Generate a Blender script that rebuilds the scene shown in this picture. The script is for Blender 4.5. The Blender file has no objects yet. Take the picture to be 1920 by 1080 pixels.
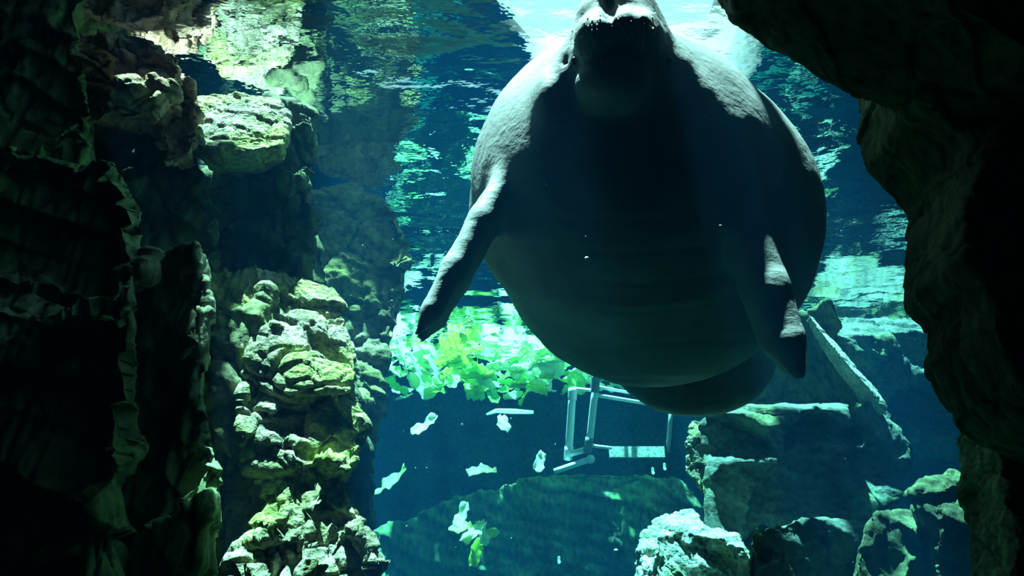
import bpy, math, random
import numpy as np
import openvdb
from mathutils import Vector, Matrix, Euler

random.seed(7)
SC = bpy.context.scene
COL = SC.collection

# ------------------------------------------------------------------ camera
F = 1400.0                      # focal length in pixels of the 1920x1080 frame
PITCH = math.radians(23.5)
RIGHT = np.array([1.0, 0.0, 0.0])
UP = np.array([0.0, -math.sin(PITCH), math.cos(PITCH)])
FWD = np.array([0.0, math.cos(PITCH), math.sin(PITCH)])
WATER_Z = 1.80

cam = bpy.data.cameras.new('camera')
cam.sensor_width = 36.0
cam.lens = 36.0 * F / 1920.0
cam.clip_start = 0.02
cam.clip_end = 60.0
cam_ob = bpy.data.objects.new('camera', cam)
COL.objects.link(cam_ob)
cam_ob.location = (0, 0, 0)
cam_ob.rotation_euler = (math.pi / 2 + PITCH, 0, 0)
SC.camera = cam_ob

# ------------------------------------------------------------------ light
world = bpy.data.worlds.new('daylight')
SC.world = world
world.use_nodes = True
bg = world.node_tree.nodes['Background']
bg.inputs['Color'].default_value = (0.80, 0.93, 1.0, 1)
bg.inputs['Strength'].default_value = 1.3

sun = bpy.data.lights.new('sun', 'SUN')
sun.energy = 58.0
sun.angle = math.radians(1.5)
sun.color = (1.0, 0.97, 0.90)
sun_ob = bpy.data.objects.new('sun', sun)
COL.objects.link(sun_ob)
sun_ob.rotation_euler = Vector((-0.12, -0.14, 1.0)).to_track_quat('Z', 'Y').to_euler()

portal = bpy.data.lights.new('skylight_portal', 'AREA')   # guides sky sampling through the gaps in the added shade panels
portal.shape = 'RECTANGLE'
portal.size, portal.size_y = 3.8, 5.3
portal.cycles.is_portal = True
portal_ob = bpy.data.objects.new('skylight_portal', portal)
COL.objects.link(portal_ob)
portal_ob.location = (0.55, 3.85, 2.96)

SC.view_settings.view_transform = 'Standard'
SC.view_settings.look = 'None'
SC.view_settings.exposure = 0.0
SC.view_settings.gamma = 1.0
SC.view_settings.use_curve_mapping = False
SC.cycles.max_bounces = 8
SC.cycles.transparent_max_bounces = 12
SC.cycles.volume_bounces = 0


# ------------------------------------------------------------------ small maths
def U(px, py, d):
    """A point of the place: seen in the photograph at (px, py), d metres in along the view axis."""
    return d * ((px - 960) / F * RIGHT + (540 - py) / F * UP + FWD)


def on_plane(px, py, Y):
    v = U(px, py, 1.0)
    return v * (Y / v[1])


def hash3(i, j, k, s=0):
    h = (i.astype(np.int64) * 374761393 + j.astype(np.int64) * 668265263 + k.astype(np.int64) * 2147483647 + s * 1274126177) & 0xffffffff
    h = ((h ^ (h >> 13)) * 1274126177) & 0xffffffff
    h = ((h ^ (h >> 16)) * 2246822519) & 0xffffffff
    h = h ^ (h >> 15)
    return (h & 0xffffff).astype(np.float64) / 0xffffff


def vnoise(p, s=0):
    i = np.floor(p).astype(np.int64)
    f = p - i
    f = f * f * f * (f * (f * 6 - 15) + 10)
    r = 0
    for dx in (0, 1):
        wx = f[:, 0] if dx else 1 - f[:, 0]
        for dy in (0, 1):
            wy = f[:, 1] if dy else 1 - f[:, 1]
            for dz in (0, 1):
                wz = f[:, 2] if dz else 1 - f[:, 2]
                r = r + wx * wy * wz * hash3(i[:, 0] + dx, i[:, 1] + dy, i[:, 2] + dz, s)
    return r * 2 - 1


def fbm(p, octaves=4, s=0):
    r, a = 0, 1.0
    for o in range(octaves):
        r = r + a * vnoise(p * (2.03 ** o) + 17.3 * o, s + o)
        a *= 0.5
    return r


def worley(p, s=0):
    i = np.floor(p).astype(np.int64)
    f1 = np.full(len(p), 9.0)
    f2 = np.full(len(p), 9.0)
    cid = np.zeros(len(p))
    for dx in (-1, 0, 1):
        for dy in (-1, 0, 1):
            for dz in (-1, 0, 1):
                a, b, c = i[:, 0] + dx, i[:, 1] + dy, i[:, 2] + dz
                q = np.stack([a + hash3(a, b, c, s + 1), b + hash3(a, b, c, s + 2), c + hash3(a, b, c, s + 3)], 1)
                d = np.sqrt(((q - p) ** 2).sum(1))
                hid = hash3(a, b, c, s + 4)
                closer = d < f1
                f2 = np.where(closer, f1, np.minimum(f2, d))
                cid = np.where(closer, hid, cid)
                f1 = np.where(closer, d, f1)
    return f1, f2, cid


def poly_sdf(x, y, poly):
    """Signed distance of points to a closed polygon (negative inside)."""
    d2 = np.full(x.shape, 1e9)
    inside = np.zeros(x.shape, bool)
    n = len(poly)
    for a in range(n):
        x0, y0 = poly[a]
        x1, y1 = poly[(a + 1) % n]
        ex, ey = x1 - x0, y1 - y0
        t = np.clip(((x - x0) * ex + (y - y0) * ey) / (ex * ex + ey * ey + 1e-12), 0, 1)
        d2 = np.minimum(d2, (x - x0 - t * ex) ** 2 + (y - y0 - t * ey) ** 2)
        if abs(ey) > 1e-12:
            c = (y0 > y) != (y1 > y)
            inside ^= c & (x < ex * (y - y0) / ey + x0)
    d = np.sqrt(d2)
    return np.where(inside, -d, d)


def smax(a, b, k):
    h = np.clip(0.5 + 0.5 * (a - b) / k, 0, 1)
    return b + (a - b) * h + k * h * (1 - h)


def smin(a, b, k):
    return -smax(-a, -b, k)


def iso_mesh(arr, origin, vox):
    """Surface of a signed distance array: vertices and faces."""
    g = openvdb.FloatGrid(background=float(vox * 4))
    g.copyFromArray(np.ascontiguousarray(np.clip(arr, -vox * 4, vox * 4).astype(np.float32)))
    pts, tris, quads = g.convertToPolygons(isovalue=0.0, adaptivity=0.0)
    v = np.asarray(pts, float) * vox + origin
    q = np.asarray(quads, np.int64)
    a, b, c = v[q[:, 0]], v[q[:, 1]], v[q[:, 2]]
    if np.einsum('ij,ij->i', np.cross(b - a, c - a), a - v.mean(0)).sum() < 0:
        q = q[:, ::-1]
    return v, np.ascontiguousarray(q)


def scatter(idx, val, n):
    return np.stack([np.bincount(idx, val[:, c], n) for c in range(3)], 1)


def vertex_normals(v, faces):
    q = np.asarray(faces)
    n = np.cross(v[q[:, 2]] - v[q[:, 0]], v[q[:, 3]] - v[q[:, 1]])
    out = scatter(q.T.ravel(), np.tile(n, (4, 1)), len(v))
    return out / (np.linalg.norm(out, axis=1, keepdims=True) + 1e-12)


def relax(v, faces, rounds):
    q = np.asarray(faces)
    a = np.concatenate([q[:, c] for c in range(4)])
    b = np.concatenate([q[:, (c + 1) % 4] for c in range(4)])
    w = np.maximum(np.bincount(a, minlength=len(v)), 1)[:, None]
    for _ in range(rounds):
        v = 0.5 * v + 0.5 * scatter(a, v[b], len(v)) / w
    return v


def link(name, me, material=None, parent=None, loc=(0, 0, 0)):
    o = bpy.data.objects.new(name, me)
    COL.objects.link(o)
    o.location = loc
    if material is not None:
        me.materials.clear()
        me.materials.append(material)
    if parent is not None:
        o.parent = parent
    return o


def mesh_object(name, v, faces, material, parent=None, origin=None, smooth=True):
    v = np.asarray(v, float)
    if origin is None:
        origin = np.array([v[:, 0].mean(), v[:, 1].mean(), v[:, 2].min()]) if parent is None else np.zeros(3)
    me = bpy.data.meshes.new(name)
    if isinstance(faces, np.ndarray):
        nf = len(faces)
        me.vertices.add(len(v)); me.vertices.foreach_set('co', (v - origin).astype(np.float32).ravel())
        me.loops.add(nf * 4); me.loops.foreach_set('vertex_index', faces.astype(np.int32).ravel())
        me.polygons.add(nf); me.polygons.foreach_set('loop_start', np.arange(0, nf * 4, 4, dtype=np.int32))
    else:
        me.from_pydata((v - origin).tolist(), [], faces)
    if smooth:
        me.polygons.foreach_set('use_smooth', np.ones(len(me.polygons), bool))
    me.update()
    return link(name, me, material, parent, tuple(origin))


def tag(o, label, category=None, group=None, kind=None):
    o['label'] = label
    if category:
        o['category'] = category
    if group:
        o['group'] = group
    if kind:
        o['kind'] = kind
    return o


def empty(name, loc):
    o = bpy.data.objects.new(name, None)
    COL.objects.link(o)
    o.location = loc
    o.empty_display_size = 0.05
    return o


# ------------------------------------------------------------------ materials
def new_mat(name):
    m = bpy.data.materials.new(name)
    m.use_nodes = True
    nt = m.node_tree
    return m, nt, nt.nodes, nt.links, nt.nodes['Principled BSDF']


def rock_material(name, dark, light, algae, algae_at=0.55, scale=6.0, bump=0.5, stretch=(1, 1, 1)):
    m, nt, N, L, b = new_mat(name)
    tc = N.new('ShaderNodeTexCoord')
    mp = N.new('ShaderNodeMapping'); mp.inputs['Scale'].default_value = stretch
    L.new(tc.outputs['Object'], mp.inputs['Vector'])
    n1 = N.new('ShaderNodeTexNoise'); n1.inputs['Scale'].default_value = scale; n1.inputs['Detail'].default_value = 8
    n2 = N.new('ShaderNodeTexNoise'); n2.inputs['Scale'].default_value = scale * 0.6; n2.inputs['Detail'].default_value = 5
    n3 = N.new('ShaderNodeTexNoise'); n3.inputs['Scale'].default_value = scale * 7; n3.inputs['Detail'].default_value = 6
    for n in (n1, n2, n3):
        L.new(mp.outputs['Vector'], n.inputs['Vector'])
    r1 = N.new('ShaderNodeValToRGB')
    r1.color_ramp.elements[0].position = 0.32; r1.color_ramp.elements[0].color = (*dark, 1)
    r1.color_ramp.elements[1].position = 0.68; r1.color_ramp.elements[1].color = (*light, 1)
    L.new(n1.outputs['Fac'], r1.inputs['Fac'])
    r2 = N.new('ShaderNodeValToRGB')
    r2.color_ramp.elements[0].position = algae_at - 0.1; r2.color_ramp.elements[0].color = (0, 0, 0, 1)
    r2.color_ramp.elements[1].position = algae_at + 0.1; r2.color_ramp.elements[1].color = (1, 1, 1, 1)
    L.new(n2.outputs['Fac'], r2.inputs['Fac'])
    mx = N.new('ShaderNodeMixRGB')
    L.new(r2.outputs['Color'], mx.inputs['Fac'])
    L.new(r1.outputs['Color'], mx.inputs['Color1'])
    mx.inputs['Color2'].default_value = (*algae, 1)
    # fine speckle
    mul = N.new('ShaderNodeMixRGB'); mul.blend_type = 'MULTIPLY'; mul.inputs['Fac'].default_value = 0.7
    r3 = N.new('ShaderNodeValToRGB')
    r3.color_ramp.elements[0].position = 0.35; r3.color_ramp.elements[0].color = (0.25, 0.25, 0.25, 1)
    r3.color_ramp.elements[1].position = 0.6; r3.color_ramp.elements[1].color = (1, 1, 1, 1)
    L.new(n3.outputs['Fac'], r3.inputs['Fac'])
    L.new(mx.outputs['Color'], mul.inputs['Color1'])
    L.new(r3.outputs['Color'], mul.inputs['Color2'])
    L.new(mul.outputs['Color'], b.inputs['Base Color'])
    b.inputs['Roughness'].default_value = 0.85
    b.inputs['Specular IOR Level'].default_value = 0.1
    bp = N.new('ShaderNodeBump'); bp.inputs['Strength'].default_value = bump; bp.inputs['Distance'].default_value = 0.02
    add = N.new('ShaderNodeMath'); add.operation = 'ADD'
    L.new(n1.outputs['Fac'], add.inputs[0]); L.new(n3.outputs['Fac'], add.inputs[1])
    L.new(add.outputs['Value'], bp.inputs['Height'])
    L.new(bp.outputs['Normal'], b.inputs['Normal'])
    return m


ROCK_OLIVE = rock_material('rock_olive', (0.10, 0.11, 0.05), (0.34, 0.32, 0.19), (0.20, 0.24, 0.07))
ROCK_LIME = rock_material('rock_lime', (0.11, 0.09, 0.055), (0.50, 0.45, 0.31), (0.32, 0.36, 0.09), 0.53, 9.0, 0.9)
ROCK_DARK = rock_material('rock_dark', (0.09, 0.105, 0.065), (0.40, 0.42, 0.27), (0.20, 0.29, 0.11), 0.5, 5.0, 0.5, (1, 1, 0.5))
ROCK_SHADE = rock_material('rock_shade', (0.05, 0.055, 0.03), (0.16, 0.165, 0.10), (0.09, 0.13, 0.05), 0.5, 5.0, 0.6, (1, 1, 0.5))  # darker copy of the dark rock, with dimness of shade in its colour
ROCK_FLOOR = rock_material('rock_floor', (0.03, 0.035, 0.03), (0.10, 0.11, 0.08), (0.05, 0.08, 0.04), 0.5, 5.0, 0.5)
ROCK_RED = rock_material('rock_red', (0.26, 0.12, 0.07), (0.62, 0.36, 0.25), (0.28, 0.26, 0.11), 0.60, 6.0, 0.5)
ROCK_PALE = rock_material('rock_pale', (0.30, 0.30, 0.24), (0.68, 0.68, 0.58), (0.40, 0.48, 0.26), 0.60, 9.0, 0.6)
ROCK_BLUE = rock_material('rock_grey', (0.07, 0.08, 0.07), (0.22, 0.24, 0.20), (0.22, 0.26, 0.12), 0.60, 5.0, 0.5)
ROCK_BROWN = rock_material('rock_brown', (0.28, 0.19, 0.10), (0.58, 0.44, 0.26), (0.40, 0.36, 0.15), 0.58, 8.0, 0.6)
ROCK_GREEN = rock_material('rock_green', (0.10, 0.22, 0.05), (0.34, 0.55, 0.14), (0.26, 0.50, 0.10), 0.5, 6.0, 0.6)


def water_surface_material():
    m = bpy.data.materials.new('water_surface')
    m.use_nodes = True
    nt = m.node_tree
    N, L = nt.nodes, nt.links
    N.remove(N['Principled BSDF'])
    tc = N.new('ShaderNodeTexCoord')
    mp = N.new('ShaderNodeMapping'); mp.inputs['Scale'].default_value = (1.0, 1.6, 1.0)
    L.new(tc.outputs['Object'], mp.inputs['Vector'])
    n1 = N.new('ShaderNodeTexNoise'); n1.inputs['Scale'].default_value = 9.0; n1.inputs['Detail'].default_value = 3
    L.new(mp.outputs['Vector'], n1.inputs['Vector'])
    bp = N.new('ShaderNodeBump'); bp.inputs['Strength'].default_value = 0.16; bp.inputs['Distance'].default_value = 0.02
    L.new(n1.outputs['Fac'], bp.inputs['Height'])
    fr = N.new('ShaderNodeFresnel'); fr.inputs['IOR'].default_value = 1.333
    L.new(bp.outputs['Normal'], fr.inputs['Normal'])
    tr = N.new('ShaderNodeBsdfTransparent')
    gl = N.new('ShaderNodeBsdfGlossy'); gl.inputs['Roughness'].default_value = 0.0
    L.new(bp.outputs['Normal'], gl.inputs['Normal'])
    mx = N.new('ShaderNodeMixShader')
    L.new(fr.outputs['Fac'], mx.inputs['Fac'])
    L.new(tr.outputs['BSDF'], mx.inputs[1])
    L.new(gl.outputs['BSDF'], mx.inputs[2])
    L.new(mx.outputs['Shader'], N['Material Output'].inputs['Surface'])
    return m


def water_volume_material():
    m = bpy.data.materials.new('tank_water')
    m.use_nodes = True
    nt = m.node_tree
    N, L = nt.nodes, nt.links
    N.remove(N['Principled BSDF'])
    ab = N.new('ShaderNodeVolumeAbsorption')
    ab.inputs['Color'].default_value = (0.0, 0.74, 0.765, 1)
    ab.inputs['Density'].default_value = 0.42
    scn = N.new('ShaderNodeVolumeScatter')
    scn.inputs['Color'].default_value = (0.03, 0.36, 0.90, 1)
    scn.inputs['Density'].default_value = 0.022
    ad = N.new('ShaderNodeAddShader')
    L.new(ab.outputs[0], ad.inputs[0]); L.new(scn.outputs[0], ad.inputs[1])
    L.new(ad.outputs[0], N['Material Output'].inputs['Volume'])
    return m


def skin_material():
    m, nt, N, L, b = new_mat('manatee_skin')
    tc = N.new('ShaderNodeTexCoord')
    n1 = N.new('ShaderNodeTexNoise'); n1.inputs['Scale'].default_value = 5; n1.inputs['Detail'].default_value = 6
    L.new(tc.outputs['Object'], n1.inputs['Vector'])
    r1 = N.new('ShaderNodeValToRGB')
    r1.color_ramp.elements[0].position = 0.3; r1.color_ramp.elements[0].color = (0.14, 0.14, 0.137, 1)
    r1.color_ramp.elements[1].position = 0.7; r1.color_ramp.elements[1].color = (0.27, 0.265, 0.255, 1)
    L.new(n1.outputs['Fac'], r1.inputs['Fac'])
    L.new(r1.outputs['Color'], b.inputs['Base Color'])
    b.inputs['Roughness'].default_value = 0.6
    b.inputs['Specular IOR Level'].default_value = 0.2
    mp = N.new('ShaderNodeMapping'); mp.inputs['Scale'].default_value = (5, 30, 38)
    L.new(tc.outputs['Object'], mp.inputs['Vector'])
    n2 = N.new('ShaderNodeTexNoise'); n2.inputs['Scale'].default_value = 1.0; n2.inputs['Detail'].default_value = 5
    L.new(mp.outputs['Vector'], n2.inputs['Vector'])
    n3 = N.new('ShaderNodeTexNoise'); n3.inputs['Scale'].default_value = 70; n3.inputs['Detail'].default_value = 3
    L.new(tc.outputs['Object'], n3.inputs['Vector'])
    b1 = N.new('ShaderNodeBump'); b1.inputs['Strength'].default_value = 0.28; b1.inputs['Distance'].default_value = 0.012
    b2 = N.new('ShaderNodeBump'); b2.inputs['Strength'].default_value = 0.25; b2.inputs['Distance'].default_value = 0.006
    L.new(n2.outputs['Fac'], b1.inputs['Height'])
    L.new(n3.outputs['Fac'], b2.inputs['Height'])
    L.new(b1.outputs['Normal'], b2.inputs['Normal'])
    L.new(b2.outputs['Normal'], b.inputs['Normal'])
    return m


def plain(name, color, rough=0.6, spec=0.3, noise=0.25, scale=20):
    m, nt, N, L, b = new_mat(name)
    tc = N.new('ShaderNodeTexCoord')
    n1 = N.new('ShaderNodeTexNoise'); n1.inputs['Scale'].default_value = scale; n1.inputs['Detail'].default_value = 4
    L.new(tc.outputs['Object'], n1.inputs['Vector'])
    r1 = N.new('ShaderNodeValToRGB')
    r1.color_ramp.elements[0].position = 0.3
    r1.color_ramp.elements[0].color = (*[c * (1 - noise) for c in color], 1)
    r1.color_ramp.elements[1].position = 0.7
    r1.color_ramp.elements[1].color = (*[min(1, c * (1 + noise)) for c in color], 1)
    L.new(n1.outputs['Fac'], r1.inputs['Fac'])
    L.new(r1.outputs['Color'], b.inputs['Base Color'])
    b.inputs['Roughness'].default_value = rough
    b.inputs['Specular IOR Level'].default_value = spec
    return m


def leaf_material(name, color, edge):
    m, nt, N, L, b = new_mat(name)
    tc = N.new('ShaderNodeTexCoord')
    n1 = N.new('ShaderNodeTexNoise'); n1.inputs['Scale'].default_value = 14; n1.inputs['Detail'].default_value = 4
    L.new(tc.outputs['Object'], n1.inputs['Vector'])
    r1 = N.new('ShaderNodeValToRGB')
    r1.color_ramp.elements[0].position = 0.35; r1.color_ramp.elements[0].color = (*color, 1)
    r1.color_ramp.elements[1].position = 0.65; r1.color_ramp.elements[1].color = (*edge, 1)
    L.new(n1.outputs['Fac'], r1.inputs['Fac'])
    L.new(r1.outputs['Color'], b.inputs['Base Color'])
    b.inputs['Roughness'].default_value = 0.5
    tl = N.new('ShaderNodeBsdfTranslucent')
    L.new(r1.outputs['Color'], tl.inputs['Color'])
    mx = N.new('ShaderNodeMixShader'); mx.inputs['Fac'].default_value = 0.65
    L.new(b.outputs['BSDF'], mx.inputs[1]); L.new(tl.outputs['BSDF'], mx.inputs[2])
    L.new(mx.outputs['Shader'], N['Material Output'].inputs['Surface'])
    return m


M_SURFACE = water_surface_material()
M_WATER = water_volume_material()
M_SKIN = skin_material()
M_EYE = plain('eye_dark', (0.02, 0.02, 0.025), 0.15, 0.6, 0.1)
M_BRISTLE = plain('bristle_pale', (0.55, 0.52, 0.45), 0.5)
M_LEAF = [leaf_material('leaf_green', (0.42, 0.80, 0.20), (0.70, 0.92, 0.52)),
          leaf_material('leaf_yellow', (0.55, 0.80, 0.10), (0.74, 0.88, 0.34)),
          leaf_material('leaf_pale', (0.80, 0.93, 0.70), (0.93, 0.96, 0.88))]
M_RIB = leaf_material('leaf_rib', (0.80, 0.90, 0.68), (0.88, 0.94, 0.80))
M_PVC = plain('pipe_white', (0.78, 0.82, 0.80), 0.35, 0.4, 0.08)
M_JOINT = plain('joint_grey', (0.22, 0.24, 0.24), 0.5, 0.3, 0.15)
M_MESHBAR = plain('mottled_bar', (0.62, 0.68, 0.58), 0.7, 0.2, 0.5, 60)
M_CONCRETE = plain('concrete_dark', (0.05, 0.055, 0.06), 0.9, 0.1, 0.3, 3)
M_SHADE_PANEL = plain('shade_panel_grey', (0.05, 0.055, 0.06), 0.8, 0.1, 0.2, 5)
M_SPECK = plain('speck_pale', (0.75, 0.78, 0.70), 0.8, 0.1, 0.1)

# ------------------------------------------------------------------ the tank: floor, walls, added shade panels, water
X0, X1, Y0, Y1 = -3.3, 3.3, -0.9, 6.6
FLOOR_Z, PANEL_Z = -1.3, 3.0


def box(x0, x1, y0, y1, z0, z1):
    v = [(x, y, z) for x in (x0, x1) for y in (y0, y1) for z in (z0, z1)]
    f = [(0, 1, 3, 2), (4, 6, 7, 5), (0, 4, 5, 1), (2, 3, 7, 6), (0, 2, 6, 4), (1, 5, 7, 3)]
    return np.array(v, float), f


def grid_faces(n, m):
    i, j = (k.ravel() for k in np.meshgrid(np.arange(n - 1), np.arange(m - 1), indexing='ij'))
    return np.stack([i * m + j, (i + 1) * m + j, (i + 1) * m + j + 1, i * m + j + 1], 1)


def relief_sheet(a, b, c, n, m, amp, scale, seed):
    """A bumpy sheet a + s*(b-a) + t*(c-a) with relief along its normal."""
    a, b, c = (np.array(k, float) for k in (a, b, c))
    nor = np.cross(b - a, c - a); nor /= np.linalg.norm(nor)
    s, t = np.meshgrid(np.linspace(0, 1, n), np.linspace(0, 1, m), indexing='ij')
    p = a + s.reshape(-1, 1) * (b - a) + t.reshape(-1, 1) * (c - a)
    f1, f2, cid = worley(p * scale + fbm(p * scale, 2, seed)[:, None] * 0.3, seed)
    h = 0.5 * fbm(p * scale * 0.6, 4, seed) + 0.8 * (cid - 0.5) - 0.5 * np.exp(-((f2 - f1) / 0.07) ** 2)
    p = p + nor * (amp * h)[:, None]
    return p, grid_faces(n, m)


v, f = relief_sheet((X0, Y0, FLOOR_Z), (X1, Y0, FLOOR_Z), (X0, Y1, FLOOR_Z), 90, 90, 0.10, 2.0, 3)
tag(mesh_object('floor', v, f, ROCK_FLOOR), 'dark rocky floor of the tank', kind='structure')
v, f = relief_sheet((X0, Y1 - 0.25, FLOOR_Z), (X1, Y1 - 0.25, FLOOR_Z), (X0, Y1 - 0.25, PANEL_Z + 0.1), 120, 80, 0.14, 1.7, 5)
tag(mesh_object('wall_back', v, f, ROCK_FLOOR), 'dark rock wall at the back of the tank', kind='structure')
v, f = relief_sheet((X0 + 0.2, Y0, FLOOR_Z), (X0 + 0.2, Y1, FLOOR_Z), (X0 + 0.2, Y0, PANEL_Z + 0.1), 120, 80, 0.12, 1.7, 8)
tag(mesh_object('wall_left', v, f, ROCK_DARK), 'dark rock wall on the left of the tank', kind='structure')
v, f = relief_sheet((X1 - 0.2, Y0, FLOOR_Z), (X1 - 0.2, Y1, FLOOR_Z), (X1 - 0.2, Y0, PANEL_Z + 0.1), 120, 80, 0.12, 1.7, 9)
tag(mesh_object('wall_right', v, f, ROCK_DARK), 'dark rock wall on the right of the tank', kind='structure')
v, f = box(X0, X1, Y0 - 0.1, Y0 + 0.02, FLOOR_Z, PANEL_Z + 0.1)
tag(mesh_object('wall_front', v, f, M_CONCRETE, smooth=False), 'dark concrete wall on the viewing side', kind='structure')

shade_panels = empty('shade_panels', (0, 0, PANEL_Z))  # panels added above the water
tag(shade_panels, 'dark panels added over the tank to shape the daylight', kind='structure')
def panel(quad):
    q = [(x, y, z) for z in (0.0, 0.06) for x, y in quad]
    return np.array(q, float), [(3, 2, 1, 0), (4, 5, 6, 7), (0, 1, 5, 4), (1, 2, 6, 5), (2, 3, 7, 6), (3, 0, 4, 7)]


def rect(x0, x1, y0, y1):
    return [(x0, y0), (x1, y0), (x1, y1), (x0, y1)]


for quad in (rect(X0, X1, Y0, 1.10), rect(X0, -0.70, 1.10, 1.45), rect(0.50, X1, 1.10, 1.62), rect(1.0, X1, 1.62, 2.0),
             rect(X0, -1.10, 1.45, 1.60), rect(X0, -1.42, 1.60, 1.70), rect(X0, -1.10, 1.70, 1.88), rect(X0, -1.50, 1.88, 5.5), [(-1.50, 2.62), (-0.40, 2.62), (0.24, 3.60), (-1.50, 3.60)],
             rect(1.05, X1, 2.0, 2.30), rect(1.50, X1, 2.30, 2.76), rect(1.10, X1, 2.76, 3.52), rect(2.6, X1, 3.68, 5.5), rect(X0, X1, 5.5, Y1)):
    v, f = panel(quad)
    mesh_object('shade_panel', v, f, M_SHADE_PANEL, shade_panels, smooth=False)

# water surface: rippled sheet seen from below
n = 360
xs, ys = np.meshgrid(np.linspace(X0, X1, n), np.linspace(Y0, Y1, n), indexing='ij')
p = np.stack([xs.ravel(), ys.ravel(), np.zeros(n * n)], 1)
h = 0.0060 * fbm(p * [2.2, 3.2, 1], 2, 21) + 0.0020 * fbm(p * [5, 11, 1], 2, 22) + 0.0005 * fbm(p * [12, 26, 1], 2, 23)
p[:, 2] = WATER_Z + h
f = grid_faces(n, n)
tag(mesh_object('water_surface', p, f, M_SURFACE, origin=np.array([0, 0, 0.0])), 'rippled water surface mirroring the tank from below', kind='structure')
v, f = box(X0 - 0.02, X1 + 0.02, Y0 - 0.05, Y1 + 0.05, FLOOR_Z - 0.3, WATER_Z - 0.03)
tag(mesh_object('water', v, f, M_WATER, smooth=False), 'clear blue green water filling the tank', kind='structure')


# ------------------------------------------------------------------ rocks
def rock(name, label, outline, d, thick, material, cuts=(), lean=0.0, rnd=0.06, amp=0.03, cell=4.0,
         aniso=(1, 1, 1), crack=0.5, vox_px=5.0, seed=0, group=None, category='rock', holes=(),
         facets=10, strata=0.5, taper=0.42, shift=0.6, strata_dir=(0.35, 0.2, 0.9), strata_n=9.0):
    """One rock. outline: its silhouette in photograph pixels, taken to the upright plane it stands in;
    thick: metres towards and away from the viewer; cuts: planes (px, py, metres in front, normal) that bevel it off;
    facets: how many flat faces are split off its front; strata: weight of the stepped layers."""
    rg = np.random.default_rng(seed + 500)
    Y = d * 0.90
    pts = [on_plane(px, py, Y) for px, py in outline]
    poly = [(q[0], q[2]) for q in pts]
    xs = [q[0] for q in poly]; zs = [q[1] for q in poly]
    vox = vox_px * d / F
    pad = amp * 1.5 + vox * 3
    y_mid = Y + shift * thick[0] + 0.5 * (thick[1] - thick[0])
    half = 0.5 * (thick[0] + thick[1])
    gx = np.arange(min(xs) - pad, max(xs) + pad, vox)
    gz = np.arange(min(zs) - pad, max(zs) + pad, vox)
    leanmax = abs(lean) * (max(zs) - min(zs)) * 0.5
    gy = np.arange(y_mid - half - leanmax - pad, y_mid + half + leanmax + pad, vox)
    zmid = 0.5 * (min(zs) + max(zs)); xmid = 0.5 * (min(xs) + max(xs))
    xx, zz = np.meshgrid(gx, gz, indexing='ij')
    s2 = poly_sdf(xx, zz, poly)
    X, Yg, Z = np.meshgrid(gx, gy, gz, indexing='ij')
    sd = np.abs(Yg - y_mid - lean * (Z - zmid)) - half
    arr = smax(s2[:, None, :] - 0.35 * rnd + taper * np.maximum(Yg - Y - 0.02, 0), sd, rnd)
    k = rnd * 0.25
    for (px, py, dd, nor) in cuts:
        c = on_plane(px, py, Y - dd + shift * thick[0])
        nn = np.array(nor, float); nn /= np.linalg.norm(nn)
        arr = smax(arr, (X - c[0]) * nn[0] + (Yg - c[1]) * nn[1] + (Z - c[2]) * nn[2], k)
    front = y_mid - half
    for _ in range(facets):
        cx = rg.uniform(min(xs), max(xs)); cz = rg.uniform(min(zs), max(zs))
        nn = np.array([rg.normal(0, 0.55), -1.0, rg.normal(0.1, 0.5)]); nn /= np.linalg.norm(nn)
        c = np.array([cx, front + lean * (cz - zmid) + rg.uniform(0.02, 0.22) * half, cz])
        pl = (X - c[0]) * nn[0] + (Yg - c[1]) * nn[1] + (Z - c[2]) * nn[2]
        # a local chip: the plane only bites within a radius of its point
        rad = rg.uniform(0.15, 0.45) * max(max(xs) - min(xs), max(zs) - min(zs))
        bite = np.sqrt((X - cx) ** 2 + (Z - cz) ** 2) - rad
        arr = np.maximum(arr, np.minimum(np.minimum(pl, -bite), front + 0.35 * half + lean * (Z - zmid) - Yg))
    for (px, py, dd, r) in holes:
        c = on_plane(px, py, Y - dd + shift * thick[0])
        arr = smax(arr, r - np.sqrt((X - c[0]) ** 2 + (Yg - c[1]) ** 2 + ((Z - c[2]) * 1.6) ** 2), 0.02)
    v, faces = iso_mesh(arr, np.array([gx[0], gy[0], gz[0]]), vox)
    v = relax(v, faces, 1)
    nor = vertex_normals(relax(v, faces, 3), faces)
    an = np.array(aniso)
    q = v * an * cell
    q = q + 0.22 * np.stack([fbm(q, 2, seed), fbm(q, 2, seed + 31), fbm(q, 2, seed + 57)], 1)
    f1, f2, cid = worley(q, seed)
    g1, g2, gid = worley(q * 2.7 + 5, seed + 11)
    fine = fbm(v * an * cell * 3.5, 4, seed + 77)
    sdv = np.array(strata_dir, float); sdv /= np.linalg.norm(sdv)
    t = (v @ sdv) * strata_n + 0.9 * fbm(v * an * cell * 0.5, 3, seed + 91)
    fr = t - np.floor(t)
    step = hash3(np.floor(t).astype(np.int64), np.zeros(len(v), np.int64), np.zeros(len(v), np.int64), seed)
    lay = (0.5 - fr) * 0.9 + (step - 0.5) * 0.8          # layers that stick out at their foot and break back at the top
    h = (0.6 * fbm(v * cell * 0.6, 3, seed + 5) + 0.5 * (cid - 0.5) + 0.2 * (gid - 0.5) + 0.25 * fine + strata * lay
         - crack * np.exp(-((f2 - f1) / 0.05) ** 2) - 0.4 * crack * np.exp(-((g2 - g1) / 0.06) ** 2))
    v = v + nor * (amp * h)[:, None]
    o = mesh_object(name, v, faces, material)
    return tag(o, label, category, group, 'thing')


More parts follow.
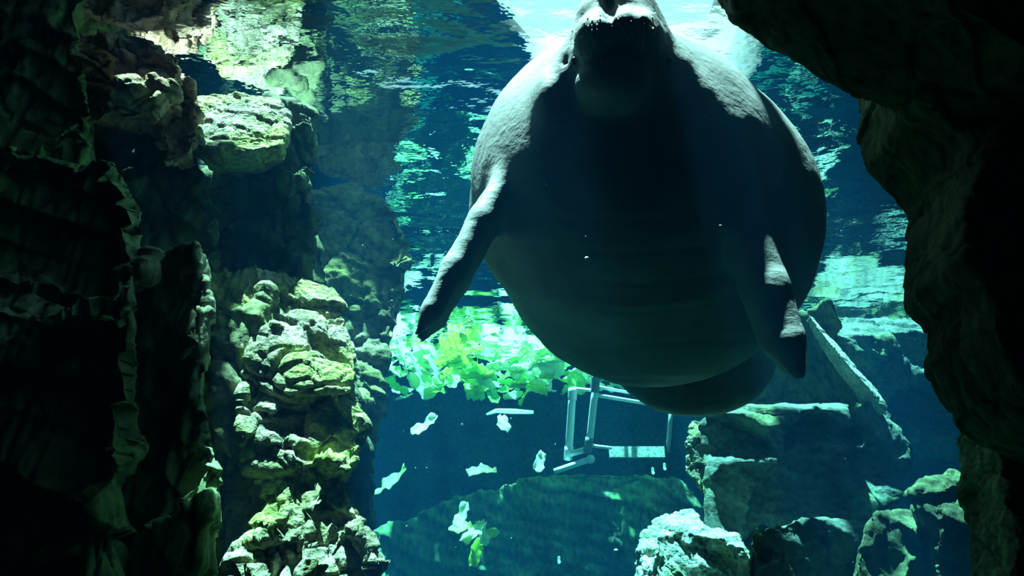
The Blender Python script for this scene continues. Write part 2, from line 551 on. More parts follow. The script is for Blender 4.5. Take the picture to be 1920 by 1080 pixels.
# left side
rock('rock_cliff', 'black upright rock cliff filling the upper left corner', [(-90, -190), (95, -190), (118, 20), (140, 120), (150, 235), (120, 300), (-90, 330)],
     2.05, (0.25, 0.5), ROCK_DARK, rnd=0.08, amp=0.05, cell=3.5, aniso=(1.3, 1.3, 0.5), seed=1)
rock('rock_slab', 'dark vertical rock slab at the left edge below the cliff', [(-90, 290), (60, 282), (190, 300), (235, 380), (225, 620), (215, 900), (225, 1200), (-90, 1200)],
     1.95, (0.2, 0.4), ROCK_DARK, rnd=0.09, amp=0.05, cell=3.6, aniso=(1.3, 1.3, 0.35), seed=2)
rock('rock_slab', 'tall narrow dark green rock fin between the left slab and the lit pillar', [(250, 520), (300, 500), (355, 475), (368, 560), (360, 720), (392, 900), (380, 1200), (200, 1200), (225, 800)],
     2.05, (0.16, 0.4), ROCK_DARK, rnd=0.07, amp=0.04, cell=3.6, aniso=(1.6, 1.6, 0.3), seed=3)
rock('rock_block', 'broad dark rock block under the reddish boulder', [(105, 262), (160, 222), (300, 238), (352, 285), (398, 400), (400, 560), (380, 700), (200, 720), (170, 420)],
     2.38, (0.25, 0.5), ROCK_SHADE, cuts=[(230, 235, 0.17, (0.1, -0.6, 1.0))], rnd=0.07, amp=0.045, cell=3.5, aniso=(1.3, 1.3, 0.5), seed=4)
rock('boulder', 'reddish brown angular boulder high on the left, cracked across its face', [(136, 62), (212, 42), (285, 68), (320, 94), (312, 165), (268, 200), (200, 205), (142, 215)],
     2.12, (0.14, 0.35), ROCK_RED, cuts=[(230, 150, 0.10, (0.12, -0.96, 0.25))], rnd=0.05, amp=0.035, cell=5.0, aniso=(0.8, 1, 1.4), crack=0.8, vox_px=4, seed=5)
rock('boulder', 'small pinkish grey rock knob right of the reddish boulder', [(310, 118), (330, 128), (356, 165), (360, 225), (352, 290), (318, 300), (296, 240), (300, 180)],
     2.28, (0.12, 0.3), ROCK_RED, rnd=0.05, amp=0.03, cell=6.0, vox_px=4, seed=6)
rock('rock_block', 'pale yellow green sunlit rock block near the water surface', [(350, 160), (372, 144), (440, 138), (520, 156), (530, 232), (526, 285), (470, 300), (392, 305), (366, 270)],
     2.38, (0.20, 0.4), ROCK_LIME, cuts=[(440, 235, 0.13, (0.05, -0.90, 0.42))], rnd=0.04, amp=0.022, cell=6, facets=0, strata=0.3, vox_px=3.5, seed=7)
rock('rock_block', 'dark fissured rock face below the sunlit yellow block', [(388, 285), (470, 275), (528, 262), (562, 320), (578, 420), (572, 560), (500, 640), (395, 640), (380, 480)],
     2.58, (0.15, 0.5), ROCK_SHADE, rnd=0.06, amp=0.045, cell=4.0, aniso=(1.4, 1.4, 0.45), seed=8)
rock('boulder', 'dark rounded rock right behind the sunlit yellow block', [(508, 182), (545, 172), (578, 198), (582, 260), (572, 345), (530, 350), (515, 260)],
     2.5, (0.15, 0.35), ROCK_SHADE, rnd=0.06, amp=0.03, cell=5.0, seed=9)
rock('boulder', 'large mossy olive boulder standing at the edge of the deep blue water', [(572, 350), (640, 336), (702, 352), (742, 398), (762, 448), (748, 560), (724, 640), (694, 745), (692, 900), (690, 1200), (560, 1200), (560, 560)],
     3.15, (0.3, 0.6), ROCK_OLIVE, cuts=[(650, 400, 0.21, (0.1, -0.9, 0.45))], rnd=0.08, amp=0.05, cell=4.0, seed=10)
rock('rock_block', 'dark rock buttress left of the sunlit pillar', [(375, 500), (470, 480), (505, 640), (500, 900), (520, 1200), (350, 1200), (375, 800)],
     2.36, (0.15, 0.5), ROCK_OLIVE, rnd=0.07, amp=0.05, cell=4.0, aniso=(1.3, 1.3, 0.6), seed=11)
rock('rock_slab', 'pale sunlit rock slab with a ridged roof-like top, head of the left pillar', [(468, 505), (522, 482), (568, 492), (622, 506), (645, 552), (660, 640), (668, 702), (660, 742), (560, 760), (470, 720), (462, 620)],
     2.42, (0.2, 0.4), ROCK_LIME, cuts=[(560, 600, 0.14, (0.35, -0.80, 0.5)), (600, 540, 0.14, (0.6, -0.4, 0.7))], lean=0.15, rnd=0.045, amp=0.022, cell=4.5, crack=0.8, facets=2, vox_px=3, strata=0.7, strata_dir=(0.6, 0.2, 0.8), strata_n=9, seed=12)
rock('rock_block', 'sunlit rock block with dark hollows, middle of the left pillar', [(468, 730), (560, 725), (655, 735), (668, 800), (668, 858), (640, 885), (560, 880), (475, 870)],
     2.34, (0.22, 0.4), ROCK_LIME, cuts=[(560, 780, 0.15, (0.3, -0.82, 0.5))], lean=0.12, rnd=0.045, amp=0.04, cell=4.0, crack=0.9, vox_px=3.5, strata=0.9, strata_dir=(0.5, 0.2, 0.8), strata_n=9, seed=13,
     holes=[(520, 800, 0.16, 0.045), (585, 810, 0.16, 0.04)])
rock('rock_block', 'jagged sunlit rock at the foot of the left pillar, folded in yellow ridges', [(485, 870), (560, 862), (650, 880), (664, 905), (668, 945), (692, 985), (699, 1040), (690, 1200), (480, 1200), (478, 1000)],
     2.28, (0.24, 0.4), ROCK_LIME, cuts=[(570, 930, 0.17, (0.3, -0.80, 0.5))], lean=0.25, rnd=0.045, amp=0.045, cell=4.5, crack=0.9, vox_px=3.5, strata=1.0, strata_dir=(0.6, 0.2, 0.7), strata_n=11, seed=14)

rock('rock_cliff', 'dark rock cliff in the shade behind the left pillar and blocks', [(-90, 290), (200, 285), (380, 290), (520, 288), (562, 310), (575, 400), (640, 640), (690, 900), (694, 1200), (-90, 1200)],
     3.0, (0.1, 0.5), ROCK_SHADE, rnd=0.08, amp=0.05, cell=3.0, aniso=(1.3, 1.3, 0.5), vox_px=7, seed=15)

# right side, close to the window
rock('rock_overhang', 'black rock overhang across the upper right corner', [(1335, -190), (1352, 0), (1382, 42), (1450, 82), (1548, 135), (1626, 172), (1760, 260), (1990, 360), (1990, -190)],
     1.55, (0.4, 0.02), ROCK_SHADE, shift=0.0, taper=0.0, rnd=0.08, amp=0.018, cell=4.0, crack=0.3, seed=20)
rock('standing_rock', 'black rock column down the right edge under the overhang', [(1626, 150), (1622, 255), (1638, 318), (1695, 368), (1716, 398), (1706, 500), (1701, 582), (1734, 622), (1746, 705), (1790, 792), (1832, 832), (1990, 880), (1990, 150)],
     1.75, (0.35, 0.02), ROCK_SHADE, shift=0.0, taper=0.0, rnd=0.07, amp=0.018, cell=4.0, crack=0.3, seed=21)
rock('boulder', 'brown rough boulder in the lower right corner', [(1802, 815), (1812, 900), (1816, 1000), (1828, 1220), (1990, 1220), (1990, 800)],
     1.98, (0.2, 0.02), ROCK_BROWN, shift=0.0, taper=0.0, rnd=0.06, amp=0.02, cell=6.0, seed=22)

# right side, across the water
rock('rock_slab', 'dark rock slab with a bright diagonal edge behind the right flipper', [(1392, 735), (1430, 660), (1470, 610), (1530, 588), (1560, 630), (1600, 690), (1642, 742), (1657, 768), (1648, 800), (1500, 800), (1380, 800)],
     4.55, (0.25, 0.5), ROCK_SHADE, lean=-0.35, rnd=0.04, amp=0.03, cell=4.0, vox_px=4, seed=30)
rock('rock_ridge', 'thin bright rock ridge running diagonally down behind the right flipper', [(1526, 582), (1536, 580), (1566, 622), (1606, 676), (1648, 732), (1662, 768), (1656, 776), (1640, 748), (1596, 694), (1556, 636)],
     4.25, (0.06, 0.12), ROCK_PALE, cuts=[(1592, 680, 0.03, (0.5, -0.7, 0.40))], rnd=0.015, amp=0.008, cell=10, facets=0, vox_px=1.6, taper=0.1, seed=41)
rock('rock_block', 'flat topped rock ledge at the waterline behind the black column', [(1535, 600), (1600, 590), (1760, 590), (1790, 700), (1800, 850), (1690, 860), (1640, 760)],
     4.9, (0.3, 0.5), ROCK_BLUE, lean=-0.2, cuts=[(1660, 610, 0.21, (0, -0.7, 0.75))], rnd=0.05, amp=0.04, cell=3.5, vox_px=4, seed=31)
rock('boulder', 'big rounded blue grey boulder below the slab with the bright edge', [(1328, 792), (1400, 780), (1560, 778), (1652, 772), (1692, 850), (1672, 930), (1570, 985), (1500, 1000), (1430, 965), (1380, 1000), (1345, 1000)],
     4.35, (0.3, 0.6), ROCK_BLUE, rnd=0.15, amp=0.03, cell=3.0, crack=0.25, seed=32)
rock('standing_rock', 'thin sunlit yellow rock spur under the tail of the manatee', [(1298, 772), (1322, 778), (1341, 800), (1338, 862), (1326, 885), (1318, 925), (1300, 900), (1288, 880), (1292, 830)],
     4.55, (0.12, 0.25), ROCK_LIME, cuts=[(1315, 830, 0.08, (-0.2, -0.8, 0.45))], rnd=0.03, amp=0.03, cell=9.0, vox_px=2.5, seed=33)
rock('boulder', 'pale sunlit boulder at the bottom, left of the blue grey rocks', [(1202, 1012), (1215, 985), (1242, 952), (1285, 940), (1318, 943), (1326, 965), (1318, 992), (1350, 1000), (1378, 1012), (1392, 1045), (1410, 1085), (1420, 1220), (1195, 1220)],
     4.0, (0.25, 0.4), ROCK_PALE, cuts=[(1290, 1010, 0.17, (-0.1, -0.75, 0.75))], rnd=0.06, amp=0.03, cell=7.0, crack=0.5, vox_px=3.5, seed=34)
rock('boulder', 'small mottled rock beside the pale sunlit boulder', [(1408, 1066), (1430, 1049), (1452, 1050), (1466, 1064), (1470, 1140), (1400, 1140)],
     4.05, (0.12, 0.25), ROCK_PALE, cuts=[(1440, 1068, 0.08, (0, -0.7, 0.7))], rnd=0.03, amp=0.02, cell=11.0, vox_px=2.5, seed=35)
rock('boulder', 'low flat rock at the bottom edge, right of the small mottled one', [(1462, 1072), (1490, 1066), (1515, 1080), (1522, 1150), (1455, 1150)],
     4.1, (0.12, 0.25), ROCK_PALE, rnd=0.03, amp=0.015, cell=9.0, vox_px=2.5, seed=36)
rock('boulder', 'rounded dark boulder with a pale teal top near the lower right', [(1640, 985), (1662, 962), (1700, 954), (1735, 968), (1756, 1010), (1768, 1060), (1770, 1220), (1600, 1220), (1622, 1040)],
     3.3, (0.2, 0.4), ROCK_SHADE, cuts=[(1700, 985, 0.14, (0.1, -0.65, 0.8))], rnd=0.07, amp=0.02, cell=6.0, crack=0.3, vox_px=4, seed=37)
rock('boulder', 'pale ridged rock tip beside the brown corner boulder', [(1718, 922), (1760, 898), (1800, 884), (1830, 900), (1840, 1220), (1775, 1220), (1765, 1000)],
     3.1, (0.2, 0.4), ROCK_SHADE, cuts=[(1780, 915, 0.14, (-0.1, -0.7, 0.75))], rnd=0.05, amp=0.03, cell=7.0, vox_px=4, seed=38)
rock('boulder', 'dark shadowed boulder between the pale boulder and the teal topped one', [(1420, 1010), (1500, 985), (1600, 985), (1650, 1040), (1670, 1220), (1400, 1220)],
     3.8, (0.3, 0.5), ROCK_BLUE, rnd=0.1, amp=0.03, cell=4.0, seed=39)
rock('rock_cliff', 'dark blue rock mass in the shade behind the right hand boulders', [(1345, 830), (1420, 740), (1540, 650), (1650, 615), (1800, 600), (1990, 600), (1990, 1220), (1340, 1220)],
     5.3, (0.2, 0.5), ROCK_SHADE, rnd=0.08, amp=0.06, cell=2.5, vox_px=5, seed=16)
# far back, in the blue
rock('rock_slab', 'low dark rock slab in deep water behind the sinking leaves', [(700, 1000), (840, 940), (940, 912), (1050, 882), (1180, 880), (1290, 900), (1330, 1000), (1330, 1300), (690, 1300)],
     6.0, (0.2, 0.4), ROCK_DARK, cuts=[(960, 1000, 0.14, (0, -0.95, 0.2))], rnd=0.08, amp=0.05, cell=2.6, seed=40)


# ------------------------------------------------------------------ manatee
def round_cone(P, a, b, r1, r2):
    ba = b - a
    l2 = (ba ** 2).sum()
    t = np.clip(((P - a) @ ba) / l2, 0, 1)
    return np.sqrt(((P - a - t[..., None] * ba) ** 2).sum(-1)) - (r1 + (r2 - r1) * t)


def ellipsoid(P, c, r, axes=None):
    q = P - c
    if axes is not None:
        q = q @ np.array(axes).T
    r = np.array(r)
    k0 = np.sqrt(((q / r) ** 2).sum(-1))
    k1 = np.sqrt(((q / (r * r)) ** 2).sum(-1)) + 1e-9
    return k0 * (k0 - 1.0) / k1


CAMAX = [RIGHT, UP, FWD]


def build_manatee():
    vox = 0.0125
    lo = np.array([-0.55, 0.95, 0.30]); hi = np.array([1.25, 3.75, 1.90])
    g = [np.arange(lo[i], hi[i], vox) for i in range(3)]
    G = np.stack(np.meshgrid(*g, indexing='ij'), -1)
    S = lambda px, d: px * d / F
    # trunk
    spine = [((1158, -28), 2.10, .078), ((1158, 40), 1.98, .094), ((1160, 120), 2.00, .142), ((1165, 205), 2.14, .225),
             ((1168, 350), 2.36, .480), ((1222, 424), 2.56, .538), ((1275, 500), 3.0, .40), ((1300, 590), 3.35, .22)]
    arr = None
    for (p0, d0, r0), (p1, d1, r1) in zip(spine[:-1], spine[1:]):
        s = round_cone(G, U(*p0, d0), U(*p1, d1), r0, r1)
        arr = s if arr is None else smin(arr, s, 0.06)
    # tail paddle, hanging behind
    tilt = math.radians(18)
    ax = [RIGHT, UP * math.cos(tilt) + FWD * math.sin(tilt), FWD * math.cos(tilt) - UP * math.sin(tilt)]
    arr = smin(arr, ellipsoid(G, U(1297, 655, 3.45), (S(162, 3.45), S(128, 3.45), 0.085), ax), 0.08)
    # upper lip pads, chin, cheeks and neck folds
    for px in (1118, 1198):
        arr = smin(arr, ellipsoid(G, U(px, 72, 1.875), (S(44, 1.9), S(52, 1.9), 0.07), CAMAX), 0.02)
    arr = smin(arr, ellipsoid(G, U(1158, 58, 1.87), (S(34, 1.9), S(42, 1.9), 0.07), CAMAX), 0.02)
    arr = smin(arr, ellipsoid(G, U(1150, 160, 1.895), (S(72, 1.9), S(54, 1.9), 0.095), CAMAX), 0.012)
    for px, py, rx, ry in ((1070, 150, 34, 62), (1262, 150, 34, 62), (1030, 200, 34, 70), (1296, 200, 30, 66)):
        arr = smin(arr, ellipsoid(G, U(px, py, 2.03), (S(rx, 2), S(ry, 2), 0.10), CAMAX), 0.03)
    # flippers: flattened paddles
    def flipper(pts, off):
        s = None
        for k in range(len(pts) - 1):
            (p0, d0, r0), (p1, d1, r1) = pts[k], pts[k + 1]
            for m, w in ((0, 1.0), (0.5, 1.0), (1, 0.92)):
                c = round_cone(G, U(*p0, d0) + off * m, U(*p1, d1) + off * m, r0 * w, r1 * w)
                s = c if s is None else smin(s, c, 0.015)
        return s
    fl = flipper([((945, 335), 2.09, .032), ((903, 412), 2.01, .037), ((852, 505), 1.95, .038), ((810, 582), 1.92, .031), ((783, 624), 1.91, .013)],
                 0.085 * FWD - 0.03 * UP)
    fr = flipper([((1372, 330), 2.06, .045), ((1402, 430), 1.95, .054), ((1440, 540), 1.885, .056), ((1474, 640), 1.835, .048), ((1498, 702), 1.82, .018)],
                 0.07 * FWD + 0.0 * UP)
    arr = smin(arr, fl, 0.03)
    arr = smin(arr, fr, 0.03)
    # mouth slit between lip pads and chin, cleft between the pads, nostrils
    def groove(a, b, r, k=0.012):
        return r - (round_cone(G, a, b, 0, 0))
    for a, b, r in ((U(1100, 112, 1.80), U(1150, 104, 1.785), .008), (U(1150, 104, 1.785), U(1210, 112, 1.80), .008),
                    (U(1142, -10, 1.93), U(1144, 35, 1.835), .016), (U(1144, 35, 1.835), U(1156, 95, 1.79), .006)):
        arr = smax(arr, groove(a, b, r), 0.015)
    for px in (1140, 1176):
        arr = smax(arr, 0.014 - np.sqrt(((G - U(px, 4, 1.86)) ** 2).sum(-1)), 0.01)
    # eye sockets
    for px in (1068, 1262):
        arr = smax(arr, 0.014 - np.sqrt(((G - U(px, 118, 1.95)) ** 2).sum(-1)), 0.012)
    v, faces = iso_mesh(arr, lo, vox)
    v = relax(v, faces, 3)
    nor = vertex_normals(v, faces)
    # creases: slow arcs across the belly and ring folds round the neck, flippers wrinkled
    cpx = v @ RIGHT; cup = v @ UP; cfw = v @ FWD
    sx, sy = cpx / cfw * F + 960, 540 - cup / cfw * F
    belly = np.exp(-((sx - 1180) / 330) ** 2) * np.clip((sy - 330) / 120, 0, 1) * (cfw < 2.6)
    arc = sy - 0.0003 * (sx - 1150) ** 2 * -1
    h = -0.0035 * belly * np.exp(-((np.mod(arc + 22 * fbm(v * 2.2, 2, 5), 62) - 31) / 5.0) ** 2)
    neck = np.exp(-((sy - 190) / 60) ** 2) * (cfw < 2.3)
    h = h + 0.005 * neck * np.clip((np.abs(sx - 1160) - 70) / 40, 0, 1) * np.clip((165 - np.abs(sx - 1160)) / 30, 0, 1) * fbm(np.stack([sx / 16, sy / 90, cfw * 6], 1), 3, 9)
    lip = np.exp(-((sx - 1158) / 75) ** 2 - ((sy - 50) / 45) ** 2) * (cfw < 2.1)
    h = h + 0.007 * lip * fbm(v * 34, 3, 14)
    h = h + 0.0025 * fbm(v * 9, 3, 4)
    v = v + nor * h[:, None]
    return v, faces


v, f = build_manatee()
base = np.array([v[:, 0].mean(), v[:, 1].mean(), v[:, 2].min()])
manatee = empty('manatee', tuple(base))
tag(manatee, 'grey manatee rising to the surface, belly and flippers towards the viewer', 'manatee')
mesh_object('body', v - base, f, M_SKIN, manatee)
BODY = (v, f)


def ball(r, seg=14, ring=8):
    vs, fs = [(0, 0, r)], []
    for i in range(1, ring):
        a = math.pi * i / ring
        for j in range(seg):
            t = 2 * math.pi * j / seg
            vs.append((r * math.sin(a) * math.cos(t), r * math.sin(a) * math.sin(t), r * math.cos(a)))
    vs.append((0, 0, -r))
    for j in range(seg):
        fs.append((0, 1 + j, 1 + (j + 1) % seg))
        for i in range(ring - 2):
            a, b = 1 + i * seg + j, 1 + i * seg + (j + 1) % seg
            fs.append((a, a + seg, b + seg, b))
        k = 1 + (ring - 2) * seg
        fs.append((k + j, len(vs) - 1, k + (j + 1) % seg))
    return np.array(vs), fs


def project(v):
    w = v @ FWD
    return np.stack([(v @ RIGHT) / w * F + 960, 540 - (v @ UP) / w * F, w], 1)


PB = project(BODY[0])


def skin_point(px, py):
    """The nearest point of the manatee's hide under a picture position."""
    m = (np.abs(PB[:, 0] - px) < 9) & (np.abs(PB[:, 1] - py) < 9)
    if not m.any():
        return U(px, py, 1.95)
    idx = np.where(m)[0]
    return BODY[0][idx[PB[idx, 2].argmin()]]


for px in (1068, 1262):
    e, ef = ball(0.010)
    o = mesh_object('eye', e + skin_point(px, 120) - base, ef, M_EYE, manatee)
    o['label'] = 'small dark eye'
bv, bf = [], []
rng = np.random.default_rng(3)
for k in range(150):
    px = 1118 + rng.normal(0, 20) if k % 2 else 1200 + rng.normal(0, 18)
    py = 70 + rng.normal(0, 20)
    c = skin_point(px, py) - base
    e, ef = ball(0.0016 + 0.0014 * rng.random(), 6, 4)
    e = e * [1, 1, 1.8]
    off = len(bv)
    bv.extend((e + c).tolist()); bf.extend([tuple(i + off for i in q) for q in ef])
o = mesh_object('bristles', np.array(bv), bf, M_BRISTLE, manatee)
o['label'] = 'pale stubby bristles on the upper lip'; o['kind'] = 'stuff'


# ------------------------------------------------------------------ lettuce
def leaf_mesh(seed, length=1.0, width=0.5, ruffle=0.07, bend=0.5, narrow=False):
    r = np.random.default_rng(seed)
    nu, nv = 16, 11
    ph = r.random(6) * 6.28
    vs = []
    for i in range(nu):
        u = i / (nu - 1)
        w = width * (0.20 + 0.80 * math.sin(math.pi * min(1, u * 0.93 + 0.04)) ** 0.7) * (0.5 if narrow else 1)
        if u > 0.97:
            w *= 0.7
        w *= 1 + 0.12 * math.sin(7 * u + ph[5]) + 0.07 * math.sin(19 * u + ph[4])
        for j in range(nv):
            t = 2 * j / (nv - 1) - 1
            ed = abs(t) ** 2
            x = t * w * 0.5
            z = 0.55 * bend * u * u + 0.25 * width * t * t * (0.4 + 0.5 * math.sin(ph[0] + 2 * u))
            z += ruffle * ed * (math.sin(11 * u + ph[1] + 1.5 * t) + 0.6 * math.sin(23 * u + ph[2] * t))
            y = u + 0.05 * ed * math.sin(9 * u + ph[3])
            vs.append((x * length, y * length, z * length))
    fs = [(i * nv + j, (i + 1) * nv + j, (i + 1) * nv + j + 1, i * nv + j + 1) for i in range(nu - 1) for j in range(nv - 1)]
    top = np.array(vs)
    nrm = vertex_normals(top, fs)
    k = len(top)
    allv = np.concatenate([top + nrm * 0.004, top - nrm * 0.004])
    fs2 = list(fs) + [tuple(q + k for q in f[::-1]) for f in fs]
    rim = [j for j in range(nv)] + [i * nv + nv - 1 for i in range(1, nu)] + [(nu - 1) * nv + j for j in range(nv - 2, -1, -1)] + [i * nv for i in range(nu - 2, 0, -1)]
    for a in range(len(rim)):
        b = (a + 1) % len(rim)
        fs2.append((rim[a], rim[b], rim[b] + k, rim[a] + k))
    rib = [top[i * nv + nv // 2] for i in range(nu - 2)]
    return allv, fs2, rib


def tube(points, radii, seg=8, cap=True):
    P = np.array(points, float)
    T = np.gradient(P, axis=0)
    T /= np.linalg.norm(T, axis=1, keepdims=True) + 1e-12
    ref = np.array([0, 0, 1.0]) if abs(T[0][2]) < 0.9 else np.array([1.0, 0, 0])
    vs, fs = [], []
    for k in range(len(P)):
        a = np.cross(T[k], ref); a /= np.linalg.norm(a) + 1e-12
        b = np.cross(a, T[k])
        r = radii[k] if hasattr(radii, '__len__') else radii
        for j in range(seg):
            t = 2 * math.pi * j / seg
            vs.append(P[k] + r * (math.cos(t) * a + math.sin(t) * b))
    for k in range(len(P) - 1):
        for j in range(seg):
            a, b = k * seg + j, k * seg + (j + 1) % seg
            fs.append((a, b, b + seg, a + seg))
    if cap:
        fs.append(tuple(range(seg))[::-1])
        fs.append(tuple((len(P) - 1) * seg + j for j in range(seg)))
    return np.array(vs), fs


def to_mesh(name, v, f, mat, smooth=True):
    me = bpy.data.meshes.new(name)
    me.from_pydata(np.asarray(v).tolist(), [], f)
    me.polygons.foreach_set('use_smooth', [smooth] * len(me.polygons))
    me.materials.append(mat)
    me.update()
    return me


LEAF = []
for s in range(9):
    lv, lf, rib = leaf_mesh(100 + s, 1.0, [0.55, 0.7, 0.45][s % 3], 0.06, [0.5, -0.4, 0.2][s % 3])
    rv, rf = tube(rib, np.linspace(0.028, 0.006, len(rib)), 6)
    LEAF.append((to_mesh('leaf', lv, lf, M_LEAF[s // 3]), to_mesh('midrib', rv, rf, M_RIB)))


def leaf(kind, loc, size, rot, label, group=None, category='lettuce', name='lettuce_leaf'):
    me, rm = LEAF[kind]
    o = link(name, me, None, None, tuple(loc))
    o.rotation_euler = rot
    o.scale = (size, size, size)
    r = link('midrib', rm, None, o)
    return tag(o, label, category, group)


# floating heap against the far waterline
rng = np.random.default_rng(11)
for k in range(190):
    px = rng.uniform(715, 1240)
    Yl = rng.uniform(4.95, 5.75)
    depth = abs(rng.normal(0, 0.10))
    edge = 0.30 if px < 960 else 0.24
    depth = min(depth, edge)
    p = np.array([(px - 960) / F * Yl * 1.07, Yl, WATER_Z - 0.03 - depth])
    pal = 2 if px > 930 and rng.random() < 0.85 else (1 if 800 < px < 900 else 0)  # more near-white leaves on the right: overexposed glare put into their colour
    if px < 790 and rng.random() < 0.6:
        pal = 2
    kind = pal * 3 + rng.integers(3)
    lab = ('pale lettuce leaf in the left part of the floating heap' if px < 800 else
           'bright green lettuce leaf in the middle of the floating heap' if px < 940 else
           'lettuce leaf with sun glare put into its colour in the heap beside the pipe frame')
    leaf(int(kind), p, rng.uniform(0.14, 0.26), (rng.uniform(-0.6, 0.5), rng.uniform(-0.5, 0.5), rng.uniform(0, 6.28)), lab, 'lettuce leaves floating in a heap at the far waterline')
for k in range(46):
    px = rng.uniform(800, 1090)
    p = np.array([(px - 960) / F * 5.4 * 1.07, rng.uniform(5.0, 5.6), WATER_Z - rng.uniform(0.12, 0.30 if px < 1000 else 0.2)])
    leaf(int(rng.integers(0, 9)), p, rng.uniform(0.13, 0.2), (rng.uniform(-0.9, 0.3), rng.uniform(-0.5, 0.5), rng.uniform(0, 6.28)),
         'shaded lettuce leaf hanging under the middle of the floating heap', 'lettuce leaves hanging under the heap')
# leaves hanging out of the heap's lower edge on the left
for px, py, size, tw, lab in ((712, 706, .16, 0.3, 'pale leaf clump tip at the far left end of the floating heap'), (745, 694, .20, 0.5, 'broad pale lettuce leaf hanging at the left end of the heap'),
                              (766, 699, .22, 0.8, 'long pointed white lettuce leaf hanging below the left end of the heap'),
                              (800, 703, .20, 0.9, 'narrow white lettuce leaf hanging right of the long pointed one'),
                              (735, 672, .2, 0.2, 'pale lettuce leaf spread over the top left of the heap')):
    leaf(7 if tw > .4 else 6, U(px, py, 4.75) + np.array([0, 0, 0.13]), size, Euler((-1.0, 0.2, -1.0 - tw)), lab,
         'leaves hanging from the left end of the heap')

# single leaves sinking through the water
def sinking(kind, px, py, d, size, rot, label):
    c = U(px, py, d)
    R = Euler(rot).to_matrix()
    c = c - np.array(R @ Vector((0, 0.5 * size, 0.05 * size)))
    return leaf(kind, c, size, rot, label, 'lettuce leaves sinking through the water')


sinking(6, 797, 802, 4.2, 0.17, (0.5, 0.5, -0.9), 'white fish shaped lettuce scrap sinking, the highest on the left')
sinking(7, 946, 790, 4.3, 0.12, (1.2, 0.1, 0.4), 'round white lettuce scrap just under the floating stalk')
sinking(8, 1012, 866, 4.2, 0.14, (1.1, 0.3, 0.2), 'white ragged lettuce scrap sinking left of the pipe frame foot')
sinking(1, 903, 879, 4.4, 0.17, (0.35, 0.5, -1.15), 'pale green lettuce leaf sinking in mid water, middle of three')
sinking(0, 732, 908, 4.4, 0.22, (0.45, 0.4, -1.1), 'light green lettuce leaf sinking beside the left rock pillar')
for i, (k, px, py, s, r) in enumerate([(6, 868, 968, .13, (0.9, 0.2, -0.6)), (4, 862, 985, .12, (0.3, 0.8, -1.4)), (7, 885, 992, .15, (1.0, 0.4, -0.9)),
                                       (8, 905, 1000, .13, (1.3, -0.3, 0.6)), (3, 915, 1003, .11, (0.4, 1.0, -0.5)), (5, 893, 1035, .15, (1.7, 0.2, 0.2))]):
    sinking(k, px, py, 4.2 + 0.03 * i, s * 1.12, r, ['upper white leaf of the crumpled lettuce clump near the bottom', 'small yellow leaf at the left of the crumpled lettuce clump',
            'curled white leaf in the middle of the crumpled lettuce clump', 'white leaf at the right of the crumpled lettuce clump',
            'yellow green leaf on the right end of the crumpled lettuce clump', 'long green leaf dangling below the crumpled lettuce clump'][i])
sinking(5, 733, 626, 3.0, 0.035, (0.9, 0.2, 0.5), 'tiny yellow leaf scrap caught on the mossy boulder edge')
for px, py, lab in ((1246, 875, 'small white leaf crumb right of the pipe frame foot'), (1224, 883, 'small blue grey leaf crumb below the mottled bar'),
                    (706, 728, 'small white leaf crumb below the left end of the heap'), (1048, 1050, 'faint oval leaf crumb near the bottom edge')):
    sinking(8, px, py, 4.2, 0.045, (1.2, 0.1, 0.3), lab)

# floating stalk
sv, sf = tube([U(912, 777, 4.5), U(930, 770, 4.5), U(960, 771, 4.5), U(1000, 773, 4.48)], [0.006, 0.013, 0.016, 0.010], 8)
tag(mesh_object('lettuce_stalk', sv, sf, M_RIB), 'white lettuce stalk lying level below the heap', 'lettuce')

# ------------------------------------------------------------------ pipe frame
fr0 = U(1105, 862, 4.7)
frame = empty('pipe_frame', tuple(fr0))
tag(frame, 'white plastic pipe frame standing under the floating lettuce', 'pipe frame')


def pipe(pts, r, mat=M_PVC, name='pipe', label=None):
    v, f = tube([np.array(q) - fr0 for q in pts], r, 14)
    o = mesh_object(name, v, f, mat, frame)
    if label:
        o['label'] = label
    return o


def seg(a, b, n=5):
    return [a + (b - a) * t for t in np.linspace(0, 1, n)]


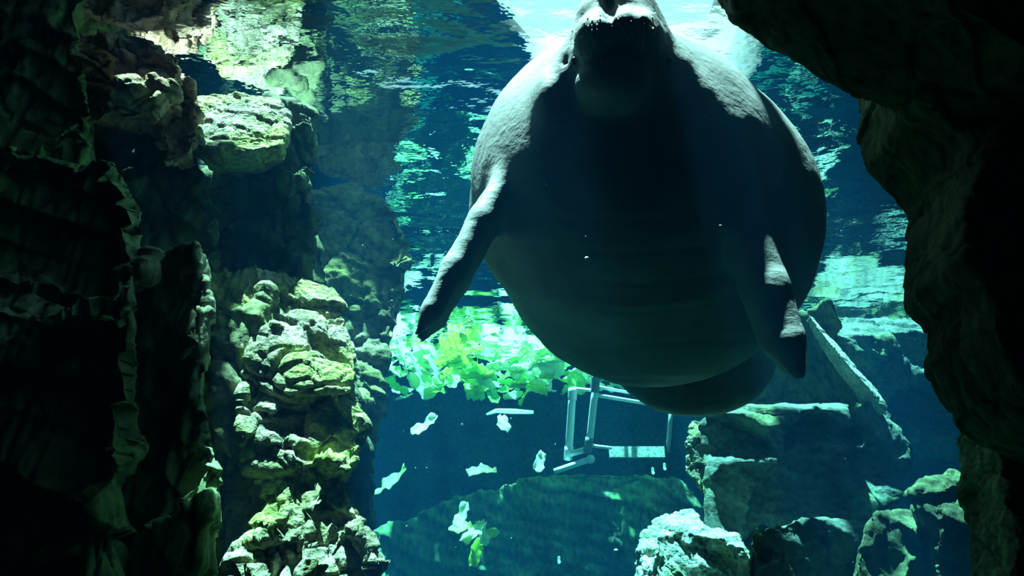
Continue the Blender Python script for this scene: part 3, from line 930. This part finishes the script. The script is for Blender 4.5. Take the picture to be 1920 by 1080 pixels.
A1, A0 = U(1074, 728, 4.65), U(1066, 852, 4.65)
B1, B0 = U(1117, 722, 4.55), U(1104, 838, 4.55)
C1, C0 = U(1258, 775, 4.75), U(1252, 848, 4.75)
pipe(seg(A0, A1), 0.024, label='upright white pipe')
pipe(seg(B0, B1), 0.022, label='upright white pipe')
pipe(seg(C0, C1), 0.014, M_JOINT, label='thin dark upright pipe')
pipe(seg(A0, U(1103, 842, 4.55)), 0.018)
pipe(seg(A1, U(1117, 733, 4.58)), 0.010)
pipe(seg(U(1119, 741, 4.55), U(1215, 757, 4.85)), 0.012)
pipe(seg(U(1117, 725, 4.55), U(1190, 738, 4.9)), 0.010)
pipe(seg(U(1104, 862, 4.55), U(1040, 884, 4.6)), 0.018, label='foot pipe with a rounded end')
pipe(seg(U(1112, 836, 4.55), U(1146, 840, 4.6)), 0.010)
pipe(seg(U(1117, 700, 4.55), U(1116, 735, 4.55)), 0.026, M_JOINT, 'pipe_joint')
pipe(seg(U(1118, 712, 4.55), U(1140, 692, 4.55)), 0.024, M_JOINT, 'pipe_joint')
pipe(seg(U(1105, 820, 4.55), U(1101, 848, 4.55)), 0.026, M_JOINT, 'pipe_joint')
pipe(seg(U(1067, 838, 4.65), U(1065, 862, 4.65)), 0.028, M_PVC, 'pipe_joint')
pipe(seg(U(1074, 728, 4.65), U(1073, 750, 4.65)), 0.028, M_PVC, 'pipe_joint')
e, ef = ball(0.028)
mesh_object('pipe_cap', e + U(1107, 861, 4.54) - fr0, ef, M_PVC, frame)
bv, bf = box(-0.17, 0.17, -0.02, 0.02, -0.033, 0.033)
o = mesh_object('mottled_bar', bv + U(1194, 848, 4.65) - fr0, bf, M_MESHBAR, frame, smooth=False)
o['label'] = 'mottled pale bar across the frame'

# ------------------------------------------------------------------ drifting specks
rng = np.random.default_rng(5)
bv, bf = [], []
spots = [(1100, 484, 1.7), (1322, 217, 1.6), (1351, 423, 1.6), (1026, 345, 1.6), (866, 797, 3), (1155, 1032, 3), (1425, 1001, 3)]
for k in range(60):
    if k < len(spots):
        c = U(*spots[k]); r = 0.0022 * spots[k][2]
    else:
        d = rng.uniform(1.4, 3.4)
        c = U(rng.uniform(680, 1800), rng.uniform(420, 1080), d); r = rng.uniform(0.0005, 0.0011) * d
    e, ef = ball(r, 6, 4)
    e = e * rng.uniform(0.6, 1.4, 3)
    off = len(bv)
    bv.extend((e + c).tolist()); bf.extend([tuple(i + off for i in q) for q in ef])
tag(mesh_object('specks', np.array(bv), bf, M_SPECK), 'tiny pale specks drifting in the water', 'specks', kind='stuff')
